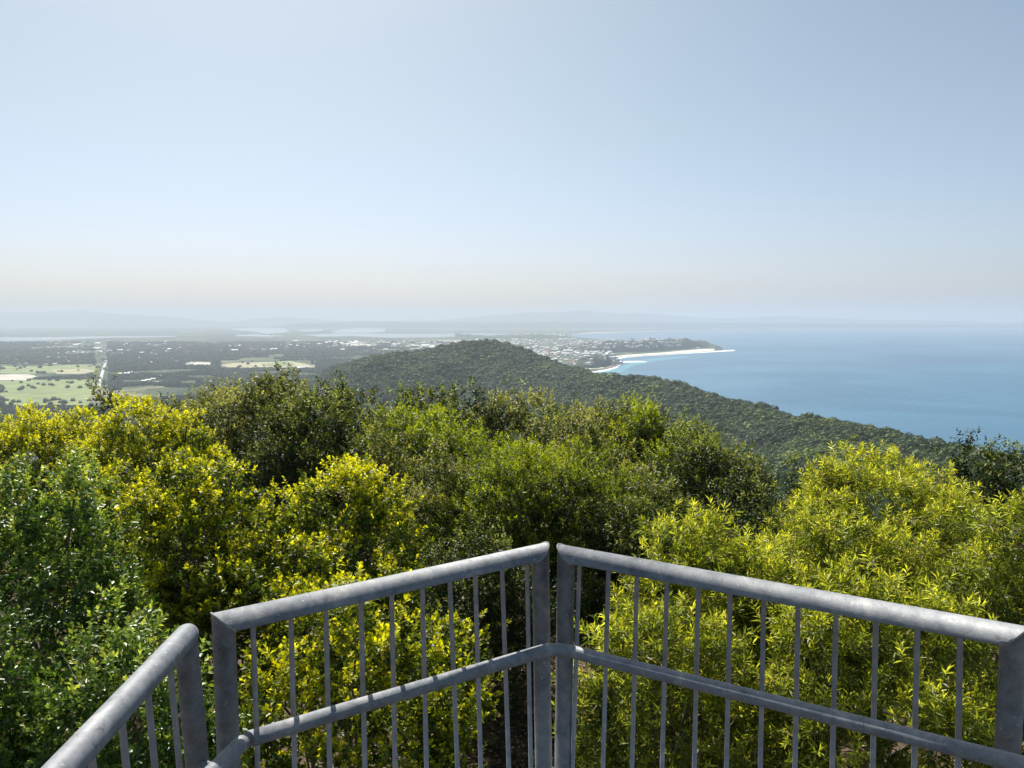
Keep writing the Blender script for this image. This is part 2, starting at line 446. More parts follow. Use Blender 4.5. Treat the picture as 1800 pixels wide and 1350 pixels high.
def road(pts, w, label):
    P = [np.array(on_plane(x, y, 3.3)) for x, y in pts]
    vs = []
    for i, p in enumerate(P):
        d = P[min(i + 1, len(P) - 1)] - P[max(i - 1, 0)]; d /= np.linalg.norm(d)
        s = np.array([d[1], -d[0], 0]) * w / 2
        vs += [p - s, p + s]
    me = pyd('road', vs, [(2 * i, 2 * i + 1, 2 * i + 3, 2 * i + 2) for i in range(len(P) - 1)])
    tag(link('road', me, M['road']), label, kind='structure')
road([(168, 700), (174, 678), (179, 658), (184, 641), (190, 632)], 11, 'straight pale road running across the pastures')
road([(420, 650), (500, 646), (560, 642), (600, 630)], 9, 'pale track beside the dry paddocks')
road([(540, 662), (520, 655), (525, 648), (560, 640)], 9, 'winding track at the foot of the hill')

# ------------------------------------------------------------------ headlands and far mountains (relief)
RELIEF = []
def relief(name, pts, mat, label, seed, soft=12, back=0.0, nz=.25, cross=9, at=None):
    """ridge given as pixel crest points: (px, py_crest, py_foot_near); its near foot stands on the ground there, it runs back from it"""
    V = []
    n = len(pts)
    P = []
    for i in range(n - 1):
        for t in np.linspace(0, 1, soft, endpoint=False):
            P.append([pts[i][q] + (pts[i + 1][q] - pts[i][q]) * t for q in range(3)])
    P.append(list(pts[-1]))
    for i, (px, pc, pf) in enumerate(P):
        foot = on_plane(px, pf, 1.5)
        if at: foot = np.array([(px - 900) / F * at, at, 1.5])
        D = foot[1]; wdt = max(back, 120)
        D2 = D + wdt
        crest = at_depth(px, pc, D2)
        H = max(crest[2], 3)
        for j in range(cross):
            s = j / (cross - 1)
            d = D + 2 * wdt * s
            z = 1.0 + (H - 1) * math.sin(PI * s) ** .8
            z *= 1 + nz * noise.noise(Vector((px * .11 + seed, s * 3.1, seed)))* (1 if 0 < j < cross - 1 else 0)
            x = foot[0] * d / D
            V.append((x, d, z))
    Fc = [(i * cross + j, (i + 1) * cross + j, (i + 1) * cross + j + 1, i * cross + j + 1) for i in range(len(P) - 1) for j in range(cross - 1)]
    RELIEF.append(V)
    me = pyd(name, V, Fc, True)
    return tag(link(name, me, mat), label, kind='structure')
relief('headland', [(985, 608, 617), (1030, 604, 618), (1070, 601, 620), (1120, 598, 619), (1160, 597.5, 617), (1205, 596.5, 614), (1230, 598, 611.5), (1246, 602, 611), (1258, 606, 612.6), (1270, 612, 614)],
       M['headland'], 'low wooded headland with houses at the end of the long beach', 3, 10, 130)
relief('headland', [(1000, 640, 645), (1020, 630, 648), (1045, 624.5, 648), (1065, 626, 645), (1080, 632, 642), (1087, 637, 640)], M['headland'], 'dark wooded rocky point beside the small cove', 8, 10, 120)
relief('rocks', [(1060, 645.5, 648.5), (1074, 643, 647), (1085, 639, 643), (1091, 637, 639.5)], M['rock'], 'dark rocks at the foot of the wooded point', 5, 8, 10)
relief('hills', [(800, 586, 594), (860, 590, 596), (905, 589, 597), (960, 588, 598), (1000, 591, 597)], M['headland'], 'low wooded rise behind the town', 12, 8, 300)
relief('mountains', [(-200, 552, 566), (-60, 548, 567), (0, 548.5, 567), (60, 549, 567), (110, 545.5, 567), (150, 546, 567), (200, 551, 567), (250, 554.5, 567), (300, 556, 567), (345, 562, 567), (420, 568, 567), (520, 572, 567)],
       M['mountain'], 'faint mountain range along the left skyline', 21, 8, 900, .12, at=26000)
relief('mountains', [(360, 572, 568), (410, 566, 568), (450, 560.5, 568), (490, 557.5, 568), (540, 560, 568), (600, 564, 568), (760, 564, 568), (820, 558, 568), (870, 554, 568), (905, 551, 568), (940, 549, 568), (980, 549.5, 568), (1005, 546.5, 568), (1030, 544, 568), (1050, 547, 568),
       (1080, 551, 568), (1120, 549.5, 568), (1160, 553, 568), (1200, 556, 568), (1250, 559, 568), (1300, 559.5, 568), (1350, 556, 568), (1390, 555.5, 568), (1420, 558, 568), (1500, 561.5, 568), (1650, 564, 569), (1750, 566, 569), (1850, 567, 569)],
       M['mountain'], 'pale blue mountains with one pointed peak on the skyline', 31, 8, 900, .10, at=27500)
relief('hills', [(470, 574.5, 571), (520, 569.5, 571), (560, 567.5, 571), (640, 565, 572), (760, 566, 573), (860, 567, 574), (950, 565.5, 574), (1050, 566, 574), (1150, 566.5, 574), (1250, 567.5, 574), (1400, 568.5, 574.5), (1600, 569.5, 574.5), (1800, 570.5, 574.5), (2000, 571, 574.5)],
       M['mountain'], 'low blue wooded hills beyond the bay', 41, 8, 300, .12, at=20200)

# ------------------------------------------------------------------ forest masses (stuff): lumpy crowns instanced on points
def lumpy_crown(name, seed, mat):
    r = np.random.default_rng(seed)
    V, Fc = [], []
    import bmesh
    bm = bmesh.new(); bmesh.ops.create_icosphere(bm, subdivisions=2, radius=1.0)
    bv = np.array([v.co[:] for v in bm.verts]); bf = np.array([[v.index for v in f.verts] for f in bm.faces]); bm.free()
    for k in range(4):
        c = np.array([r.uniform(-.3, .3), r.uniform(-.3, .3), r.uniform(.15, .55)]) if k else np.array([0, 0, .25])
        s = r.uniform(.2, .34) if k else .4
        d = np.array([1 + .55 * noise.noise(Vector((v * 2.3 + seed * 3 + k))) for v in bv])[:, None]
        vv = bv * d * s * np.array([1, 1, .8]) + c
        Fc.append(bf + sum(len(a) for a in V)); V.append(vv)
    # loose leaf clumps over the lumps
    n = 260
    d = nrm(r.normal(size=(n, 3))); d[:, 2] = np.abs(d[:, 2]) * 1.1 - .2; d = nrm(d)
    p = d * np.array([.5, .5, .5]) * r.uniform(.8, 1.12, (n, 1)) + [0, 0, .28]
    a = nrm(r.normal(size=(n, 3))) * .075; b = nrm(np.cross(a, r.normal(size=(n, 3)))) * .06
    q = np.stack([p - a, p + b, p + a], 1).reshape(-1, 3)
    base = sum(len(x) for x in V)
    V.append(q); Fc.append(np.arange(n * 3).reshape(n, 3) + base)
    me = np_mesh(name, np.concatenate(V), np.concatenate(Fc))
    me.materials.append(mat)
    return bpy.data.objects.new(name, me)      # not linked: only a source for instancing

def forest(name, pts, sizes, mat, label, seed):
    coll = bpy.data.collections.new(name + '_source')
    for k in range(4): coll.objects.link(lumpy_crown('crown_source', seed + k, mat))
    me = bpy.data.meshes.new(name)
    me.vertices.add(len(pts)); me.vertices.foreach_set('co', np.asarray(pts, np.float32).ravel())
    r = np.random.default_rng(seed)
    for an, arr, ty in (('size', sizes, 'FLOAT'), ('turn', r.uniform(0, 6.28, len(pts)), 'FLOAT')):
        a = me.attributes.new(an, ty, 'POINT'); a.data.foreach_set('value', np.asarray(arr, np.float32))
    o = link(name, me, None)
    ng = bpy.data.node_groups.new(name, 'GeometryNodeTree')
    ng.interface.new_socket('Geometry', in_out='INPUT', socket_type='NodeSocketGeometry')
    ng.interface.new_socket('Geometry', in_out='OUTPUT', socket_type='NodeSocketGeometry')
    N, L = ng.nodes.new, ng.links.new
    gi, go = N('NodeGroupInput'), N('NodeGroupOutput')
    ci = N('GeometryNodeCollectionInfo'); ci.inputs[0].default_value = coll
    ci.inputs['Separate Children'].default_value = True; ci.inputs['Reset Children'].default_value = True
    ip = N('GeometryNodeInstanceOnPoints'); ip.inputs['Pick Instance'].default_value = True
    s = N('GeometryNodeInputNamedAttribute'); s.data_type = 'FLOAT'; s.inputs['Name'].default_value = 'size'
    t = N('GeometryNodeInputNamedAttribute'); t.data_type = 'FLOAT'; t.inputs['Name'].default_value = 'turn'
    cx = N('ShaderNodeCombineXYZ')
    L(t.outputs['Attribute'], cx.inputs['Z'])
    L(gi.outputs[0], ip.inputs['Points']); L(ci.outputs[0], ip.inputs['Instance'])
    L(cx.outputs[0], ip.inputs['Rotation']); L(s.outputs['Attribute'], ip.inputs['Scale'])
    L(ip.outputs[0], go.inputs[0])
    md = o.modifiers.new('crowns', 'NODES'); md.node_group = ng
    return tag(o, label, kind='stuff')

def hill_points():
    out, siz = [], []
    r = RNG
    # candidates around the ridge, in camera polar coordinates; density follows distance a little
    n = 170000
    x = r.uniform(-900, 950, n); y = r.uniform(300, 2900, n)
    u = x / y
    best = np.full(n, 1e12); sd = np.zeros(n)
    for a, b in zip(RIDGE[:-1], RIDGE[1:]):
        ab = b[:2] - a[:2]; t = np.clip(((x - a[0]) * ab[0] + (y - a[1]) * ab[1]) / (ab @ ab), 0, 1)
        dx = x - (a[0] + ab[0] * t); dy = y - (a[1] + ab[1] * t); dd = dx * dx + dy * dy
        m = dd < best; best = np.where(m, dd, best); sd = np.where(m, np.sign(ab[0] * dy - ab[1] * dx), sd)
    dist = np.sqrt(best)
    h = ground_h(x, y)
    ok = ((sd <= 0) & (dist < 620) | (dist < 45)) & (h > 4) & (np.abs(u) < .8) & (y > 380)
    slope = (CZ - h) / y
    ok &= slope < .32
    x, y, h = x[ok], y[ok], h[ok]
    s = r.uniform(4.5, 10.5, len(x)) * np.where(r.random(len(x)) < .07, 1.6, 1)
    s *= np.clip(.62 + y / 3500, .7, 1.15)
    return np.stack([x, y, h - 1.0], -1), s
pts, sz = hill_points()
forest('forest', pts, sz, M['wood'], 'dense green forest covering the hill and coastal ridge', 50)

def plain_points():
    r = RNG
    n = 110000
    px = r.uniform(-40, 900, n); d = 1 / r.uniform(1 / 7500, 1 / 1500, n)
    x = (px - 900) / F * d; y = d
    k = np.array([noise.noise(Vector((a / 420, b / 420, .3))) + .5 * noise.noise(Vector((a / 130, b / 130, 2.3))) for a, b in zip(x, y)])
    ok = k + np.where((px > 190) & (px < 620), .24, 0) > -.05
    ok &= ground_h(x, y) < 6
    # leave fields open
    for (x0, x1, y0, y1) in [(0, 168, 641, 657), (0, 170, 668, 720), (0, 60, 657, 669), (385, 555, 634, 650), (165, 190, 600, 720), (325, 372, 636, 645), (212, 288, 668, 676), (600, 660, 601, 611), (690, 826, 605, 612)]:
        pyy = 561 + CZ * F / y
        ok &= ~((px > x0) & (px < x1) & (pyy > y0) & (pyy < y1) & (r.random(n) > .012))
    x, y = x[ok], y[ok]
    return np.stack([x, y, np.full(len(x), 1.0)], -1), r.uniform(9, 16, len(x)) * np.clip(y / 3500, .9, 1.6)
pts, sz = plain_points()
forest('woodland', pts, sz, M['wood_far'], 'patches of dark woodland scattered over the flat plain', 70)

# ------------------------------------------------------------------ houses
def house_mesh(name, w, d, h, rh, roof):
    x, y = w / 2, d / 2
    e = .5
    V = [(-x, -y, 0), (x, -y, 0), (x, y, 0), (-x, y, 0), (-x, -y, h), (x, -y, h), (x, y, h), (-x, y, h), (-x, 0, h + rh * .96), (x, 0, h + rh * .96),
         (-x - e, -y - e, h - .1), (x + e, -y - e, h - .1), (x + e, y + e, h - .1), (-x - e, y + e, h - .1), (-x - e, 0, h + rh), (x + e, 0, h + rh)]
    Fc = [(0, 1, 5, 4), (1, 2, 6, 9, 5), (2, 3, 7, 6), (3, 0, 4, 8, 7), (10, 11, 15, 14), (12, 13, 14, 15)]
    me = pyd(name, V, Fc)
    me.materials.append(M['wall']); me.materials.append(M[roof])
    for p in me.polygons[4:]: p.material_index = 1
    return me
HM = {'w': house_mesh('house', 17, 12, 4, 2.4, 'roof_white'), 'g': house_mesh('house', 16, 11, 4, 2.2, 'roof_grey'), 't': house_mesh('house', 17, 12, 4, 2.8, 'roof_tile'),
      's': house_mesh('shed', 46, 26, 6, 2.5, 'roof_white')}
def town(region, n, mix, name, label, group, cat, zf=None, scale=(.8, 1.5), count=None):
    """region: pixel polygon bounds with rows; single objects"""
    x0, x1, y0, y1 = region
    for i in range(n):
        px = random.uniform(x0, x1); py = y0 + (y1 - y0) * random.random()
        p = on_plane(px, py, 2.2)
        if ground_h(p[0], p[1]) > 6: continue
        if zf: p[2] = zf(p)
        o = bpy.data.objects.new(name, HM[random.choice(mix)])
        COL.objects.link(o)
        o.location = p; o.rotation_euler = (0, 0, random.choice([.3, .3 + PI / 2]) + random.uniform(-.25, .25))
        s = random.uniform(*scale); o.scale = (s, s, s)
        tag(o, label, cat, group)
town((120, 270, 613, 622), 30, 's', 'warehouse', 'white roofed shed in the row across the left plain', 'white sheds on the left plain', 'warehouse', scale=(.6, 1.3))
town((205, 345, 616, 624), 26, 'wtts', 'house', 'pale roofed house east of the white sheds', 'houses beside the white sheds', 'house', scale=(1, 1.7))
town((0, 130, 622, 642), 34, 'wwgt', 'house', 'small pale house among the trees at far left', 'houses on the far left plain', 'house', scale=(.9, 1.6))
town((150, 300, 636, 646), 30, 'wgtt', 'house', 'small house along the edge of the straight road', 'houses beside the straight road', 'house', scale=(.8, 1.3))
town((200, 300, 655, 676), 18, 'wwg', 'house', 'light roofed farmhouse behind the yellow bushes', 'farmhouses behind the yellow bushes', 'house', scale=(.8, 1.2))
town((320, 372, 637, 643), 12, 'ws', 'shed', 'white farm shed in the bare clearing', 'farm sheds in the clearing', 'shed', scale=(.6, .9))
town((480, 600, 640, 655), 16, 'wwg', 'house', 'small white house near the foot of the hill', 'houses near the foot of the hill', 'house', scale=(.7, 1.2))
town((925, 1060, 622, 645), 110, 'wwgt', 'house', 'pale roofed house in the seaside town beyond the hill', 'houses of the seaside town', 'house', scale=(.8, 1.4))

def mass_houses(name, regs, label, seed):
    r = random.Random(seed)
    V, Fc, MI = [], [], []
    for (x0, x1, y0, y1, n, big, zl) in regs:
        for i in range(n):
            px = r.uniform(x0, x1); py = r.uniform(y0, y1)
            p = on_plane(px, py, 2.2)
            if ground_h(p[0], p[1]) > 6: continue
            z0 = 2.2 + zl * r.random()
            s = r.uniform(.7, 1.5) * big; a = r.choice([.3, 1.87]) + r.uniform(-.3, .3)
            w, d, h, rh = 9 * s, 6 * s, 4 * min(s, 2), 2.5 * min(s, 2)
            L = [(-w, -d, 0), (w, -d, 0), (w, d, 0), (-w, d, 0), (-w, -d, h), (w, -d, h), (w, d, h), (-w, d, h), (-w, 0, h + rh), (w, 0, h + rh)]
            b = len(V)
            for q in L: V.append((p[0] + q[0] * math.cos(a) - q[1] * math.sin(a), p[1] + q[0] * math.sin(a) + q[1] * math.cos(a), z0 + q[2]))
            m = r.choice([1, 1, 1, 2, 2, 3])
            for f, mm in (((0, 1, 5, 4), 0), ((1, 2, 6, 9, 5), 0), ((2, 3, 7, 6), 0), ((3, 0, 4, 8, 7), 0), ((4, 5, 9, 8), m), ((6, 7, 8, 9), m)):
                Fc.append(tuple(b + t for t in f)); MI.append(mm)
    for (rel, n) in ((0, 260), (1, 60)):
        P = [p for i, p in enumerate(RELIEF[rel]) if 0 < i % 9 < 5 and (rel or p[0] / p[1] < .215)]
        for _ in range(n):
            p = list(r.choice(P)); p[0] += r.uniform(-14, 14); s = r.uniform(.7, 1.3); a = r.uniform(0, 3.1)
            w, d, h, rh = 9 * s, 6 * s, 5 * s, 2.5 * s
            L = [(-w, -d, -6), (w, -d, -6), (w, d, -6), (-w, d, -6), (-w, -d, h), (w, -d, h), (w, d, h), (-w, d, h), (-w, 0, h + rh), (w, 0, h + rh)]
            b = len(V)
            for q in L: V.append((p[0] + q[0] * math.cos(a) - q[1] * math.sin(a), p[1] + q[0] * math.sin(a) + q[1] * math.cos(a), p[2] + q[2]))
            m = r.choice([0, 1, 2, 2, 3])
            for f, mm in (((0, 1, 5, 4), 0), ((1, 2, 6, 9, 5), 0), ((2, 3, 7, 6), 0), ((3, 0, 4, 8, 7), 0), ((4, 5, 9, 8), m), ((6, 7, 8, 9), m)):
                Fc.append(tuple(b + t for t in f)); MI.append(mm)
    me = pyd(name, V, Fc)
    for k in ('wall', 'roof_white', 'roof_grey', 'roof_tile'): me.materials.append(M[k])
    me.polygons.foreach_set('material_index', MI)
    tag(link(name, me, None), label, kind='stuff')
mass_houses('far_houses', [(860, 1080, 597, 625, 620, 1.25, 4), (1000, 1230, 603, 614, 130, 1.0, 14), (500, 700, 600, 612, 130, 1.6, 2), (690, 860, 598, 612, 90, 1.5, 2),
                           (380, 520, 606, 618, 60, 1.4, 2), (0, 340, 600, 616, 110, 1.5, 2), (900, 1010, 586, 598, 120, 1.8, 2), (600, 760, 612, 625, 30, 1.3, 2), (80, 340, 622, 640, 80, 1.0, 1)],
            'innumerable tiny roofs of the distant towns on the plain', 5)

# ------------------------------------------------------------------ railing
RAD = .0245
def frame_axes(d):
    d = d / np.linalg.norm(d)
    u = np.cross(d, [0, 0, 1.0])
    if np.linalg.norm(u) < .1: u = np.cross(d, [0, 1.0, 0])
    u /= np.linalg.norm(u)
    return d, u, np.cross(u, d)
def tube(pts, r, seg=20, n0=None, n1=None, caps=True, per=None, dome=False):
    """tube through pts with mitred joints; n0/n1: normals of the end cutting planes"""
    pts = [np.array(p, float) for p in pts]
    V, Fc = [], []
    m = len(pts)
    d0, u, w = frame_axes(pts[1] - pts[0])
    for i, p in enumerate(pts):
        din = pts[i] - pts[i - 1] if i else pts[1] - pts[0]
        dout = pts[i + 1] - pts[i] if i < m - 1 else din
        din = din / np.linalg.norm(din); dout = dout / np.linalg.norm(dout)
        if i:
            u = u - din * (u @ din); u /= np.linalg.norm(u); w = np.cross(u, din)
        nn = din + dout
        if i == 0 and n0 is not None: nn = np.array(n0, float)
        if i == m - 1 and n1 is not None: nn = np.array(n1, float)
        nn = nn / np.linalg.norm(nn)
        rr = r[i] if isinstance(r, (list, tuple)) else r
        for k in range(seg):
            a = 2 * PI * k / seg
            o = (u * math.cos(a) + w * math.sin(a)) * rr
            o = o - din * ((o @ nn) / (din @ nn))
            V.append(p + o)
    for i in range(m - 1):
        for k in range(seg):
            a, b = i * seg + k, i * seg + (k + 1) % seg
            Fc.append((a, b, b + seg, a + seg))
    if caps:
        for base, rev in ((0, 1), ((m - 1) * seg, 0)):
            f = tuple(base + k for k in range(seg))
            Fc.append(f[::-1] if not rev else f)
    return V, Fc
def tube_obj(name, pts, r, mat, parent, **kw):
    V, Fc = tube(pts, r, **kw)
    me = pyd(name, V, Fc, True)
    for p in me.polygons:
        if len(p.vertices) > 4: p.use_smooth = False
    return link(name, me, mat, parent)
DECK = CZ - 1.62
def plane_hit(px, py, o, n):
    r = ray(px, py); c = np.array([0, 0, CZ])
    t = ((o - c) @ n) / (r @ n)
    return c + r * t
HT = .66            # rail centre this far below the camera
def rail_pt(px, py):
    return on_plane(px, py, CZ - HT)
def build_panel(A, B, lean, bal, label, lean_out, post_b=None):
    """A, B: centres of the two upper corners; lean_out: horizontal outward direction; bal: (x at top, x at y=1350)"""
    out = np.array([lean_out[0], lean_out[1], 0.0]); out /= np.linalg.norm(out)
    dwn = np.array([0, 0, -1.0]) - out * math.tan(lean)
    L = (A[2] - (DECK + .12))
    A2, B2 = A + dwn * L, B + dwn * L
    root = empty('railing_panel', (A2 + B2) / 2 - np.array([0, 0, .12]), label, 'railing', 'panels of the lookout railing')
    ax = (B - A) / np.linalg.norm(B - A)
    up = -dwn / np.linalg.norm(dwn)
    # a slightly worn round corner: mitre plus weld
    mit1, mit2 = ax + up, ax - up
    tube_obj('top_rail', [A, B], RAD, M['steel'], root, n0=mit1, n1=mit2)
    tube_obj('bottom_rail', [A2, B2], RAD * .8, M['steel'], root)
    tube_obj('post', [A, A + dwn * (A[2] - DECK)], RAD, M['steel'], root, n0=-mit1)
    tube_obj('post', [B, B + dwn * (B[2] - DECK)], RAD, M['steel'], root, n0=mit2)
    nrml = np.cross(ax, up)
    rb = .0062
    for (xt, xb) in bal:
        # point on the top rail under pixel column xt
        lo, hi = 0.0, 1.0
        def colx(P):
            d = P - np.array([0, 0, CZ]); y = d[1] * math.cos(PITCH) - d[2] * math.sin(PITCH)
            return 900 + F * d[0] / y
        f0 = colx(A)
        for _ in range(40):
            mdl = (lo + hi) / 2
            if (colx(A + (B - A) * mdl) < xt) == (colx(B) > f0): lo = mdl
            else: hi = mdl
        T = A + (B - A) * lo
        Q = plane_hit(xb, 1350, A, nrml)
        d = (Q - T); d = d / abs(d @ up)
        d = dwn / np.linalg.norm(dwn) * .35 + d * .65
        bot = T + d * L / np.linalg.norm(dwn) * np.linalg.norm(dwn)
        # keep foot on the bottom rail
        t = L / abs(d[2]) * 1.0
        bot = T + d * t
        tube_obj('baluster', [T, bot], rb, M['steel_bar'], root, seg=10)
    for P_, ml in ((A, mit1), (B, mit2)):
        ml = ml / np.linalg.norm(ml)
        ring = []
        for k in range(25):
            a = 2 * PI * k / 24
            o = (up * math.cos(a) + nrml / np.linalg.norm(nrml) * math.sin(a)) * RAD
            ring.append(P_ + o - ax * ((o @ ml) / (ax @ ml)))
        tube_obj('weld', ring, .0028, M['weld'], root, seg=6, caps=False)
    for base in (A, B):
        foot = base + dwn * (base[2] - DECK)
        V, Fc = [], []
        s = .065
        c = [(-s, -s), (s, -s), (s, s), (-s, s)]
        for z in (0, .01):
            for a, b in c: V.append(foot + np.array([a, b, z]))
        Fc = [(3, 2, 1, 0), (4, 5, 6, 7)] + [(i, (i + 1) % 4, (i + 1) % 4 + 4, i + 4) for i in range(4)]
        link('base_plate', pyd('base_plate', V, Fc), M['steel'], root)
    return root
# upper corners (centre lines of the pipes)
LA, LB = rail_pt(393, 1094), rail_pt(950, 971)
RA, RB = rail_pt(995, 974), rail_pt(1782, 1118)
NA = rail_pt(328, 1117); NB = rail_pt(110, 1352)
NBx = NA + (NB - NA) / np.linalg.norm(NB - NA) * 1.75
build_panel(LA, LB, math.radians(1.6), [(444, 453), (511, 517), (572, 579), (634, 641), (688, 694), (742, 750), (790, 808), (835, 847), (882, 898), (926, 934)],
            'middle galvanised panel left of the centre corner gap', (-.6, .8))
build_panel(RA, RB, math.radians(1.0), [(1019, 1003), (1070, 1058), (1120, 1110), (1173, 1163), (1228, 1221), (1284, 1278), (1343, 1338), (1403, 1400), (1470, 1465), (1540, 1537), (1613, 1610), (1688, 1688)],
            'right galvanised panel, the longest, running off the frame', (.56, .83))
nb = []
near_root = None
def build_near():
    out = np.array([-1.0, .02, 0])
    lean = math.radians(3.2)
    dwn = np.array([0, 0, -1.0]) - out * math.tan(lean)
    L = NA[2] - DECK
    root = empty('railing_panel', NA + dwn * L, 'near galvanised panel with pale sunlit rail at lower left', 'railing', 'panels of the lookout railing')
    ax = (NBx - NA) / np.linalg.norm(NBx - NA)
    # rounded, closed end of the rail
    pts = [NA - ax * .023, NA - ax * .020, NA - ax * .012, NA, NA + ax * .4, NBx]
    tube_obj('top_rail', pts, [.006, .014, .0215, RAD, RAD, RAD], M['steel'], root)
    tube_obj('post', [NA + ax * .006 + dwn * .01, NA + dwn * L], RAD * .97, M['steel'], root)
    tube_obj('post', [NBx + dwn * .01, NBx + dwn * L], RAD, M['steel'], root)
    tube_obj('bottom_rail', [NA + dwn * (L - .12), NBx + dwn * (L - .12)], RAD * .8, M['steel'], root)
    n = 14
    for i in range(n):
        T = NA + ax * (.095 + i * .108)
        if (T - NA) @ ax > 1.7: break
        tube_obj('baluster', [T, T + dwn * (L - .12)], .0062, M['steel_bar'], root, seg=10)
build_near()
# lower handrail on the camera side
HB = .88
def hp(px, py): return on_plane(px, py, CZ - HB)
h0, hc, h1 = hp(437, 1299), hp(975, 1138), hp(1830, 1352)
d1 = (hc - h0) / np.linalg.norm(hc - h0); d2 = (h1 - hc) / np.linalg.norm(h1 - hc)
h1 = h1 + d2 * .25
bend = []
for t in np.linspace(0, 1, 9):
    a, b, c = hc - d1 * .055, hc, hc + d2 * .055
    bend.append((1 - t) ** 2 * a + 2 * t * (1 - t) * b + t * t * c)
hand = empty('handrail', (hc[0], hc[1], DECK), 'lower pipe handrail bending at the centre corner across two panels', 'handrail', 'lower handrails')
tube_obj('pipe', [h0] + bend + [h1], .0172, M['steel'], hand, n0=d1 * .6 + np.array([.1, .8, 0]))
hn1 = hp(384, 1352); dn = hn1 - h0; dn /= np.linalg.norm(dn)
hs = h0 + dn * .010 + np.array([-.008, -.012, 0])
hand2 = empty('handrail', (hs[0], hs[1], DECK), 'short end of near handrail running down out of frame at lower left', 'handrail', 'lower handrails')
tube_obj('pipe', [hs - dn * .016, hs - dn * .010, hs, hs + dn * 1.6], [.009, .0155, .0172, .0172], M['steel'], hand2)
def bracket(P, Q, par):
    tube_obj('bracket', [P, (P + Q) / 2 + np.array([0, 0, -.02]), Q], .006, M['steel'], par, seg=8)
for P, post, par in ((h0 + d1 * .03, LA, hand), (hc - d1 * .05, LB, hand), (hc + d2 * .05, RA, hand), (h1 - d2 * .3, RB, hand), (hs + dn * .03, NA, hand2)):
    Q = np.array([post[0], post[1], P[2] - .05])
    bracket(P, Q, par)

# deck boards of the lookout platform, under the camera (below the frame)
dk = empty('platform', (0, 0, DECK - .2), 'timber lookout platform carrying the steel railing', 'platform')
for i in range(24):
    y0 = -1.2 + i * .15
    x0, x1 = NA[0] - .08, RB[0] + .1
    if y0 > 1.55:
        f = (y0 - 1.55) / .85
        x0, x1 = x0 + .75 * f, x1 - .95 * f
    if x1 - x0 < .15: continue
    V = [(x, y, z) for z in (DECK - .04, DECK) for x, y in ((x0, y0), (x1, y0), (x1, y0 + .142), (x0, y0 + .142))]
    link('plank', pyd('plank', V, [(3, 2, 1, 0), (4, 5, 6, 7), (0, 1, 5, 4), (1, 2, 6, 5), (2, 3, 7, 6), (3, 0, 4, 7)]), M['timber'], dk)
for (x, y) in ((-.6, 1.5), (1.0, 1.5), (-.6, -1.0), (1.0, -1.0)):
    tube_obj('leg', [(x, y, DECK - .05), (x, y, float(ground_h(np.array([x]), np.array([y]))[0]) - .3)], .06, M['steel'], dk)

# ------------------------------------------------------------------ shrubs and trees
NLEAF = [0]
KINDS = {
    # L, W leaf; k leaves per shoot; s shoot length; palette old, mid, young; young amount; material
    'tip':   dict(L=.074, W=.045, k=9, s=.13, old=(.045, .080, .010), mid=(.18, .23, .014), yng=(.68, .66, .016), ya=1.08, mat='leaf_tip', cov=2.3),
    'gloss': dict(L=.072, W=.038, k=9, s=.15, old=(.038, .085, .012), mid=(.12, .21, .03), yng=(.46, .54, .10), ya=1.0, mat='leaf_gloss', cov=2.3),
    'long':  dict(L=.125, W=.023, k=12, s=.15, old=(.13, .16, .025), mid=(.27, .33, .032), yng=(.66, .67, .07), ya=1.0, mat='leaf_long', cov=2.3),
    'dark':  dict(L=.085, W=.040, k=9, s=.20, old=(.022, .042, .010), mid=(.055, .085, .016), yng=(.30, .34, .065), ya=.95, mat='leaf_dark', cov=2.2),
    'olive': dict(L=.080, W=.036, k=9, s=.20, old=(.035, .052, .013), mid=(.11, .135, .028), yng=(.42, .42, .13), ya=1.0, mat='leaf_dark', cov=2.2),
    'green': dict(L=.080, W=.024, k=12, s=.18, old=(.028, .050, .008), mid=(.10, .15, .013), yng=(.40, .46, .02), ya=1.05, mat='leaf_tip', cov=2.3),
}
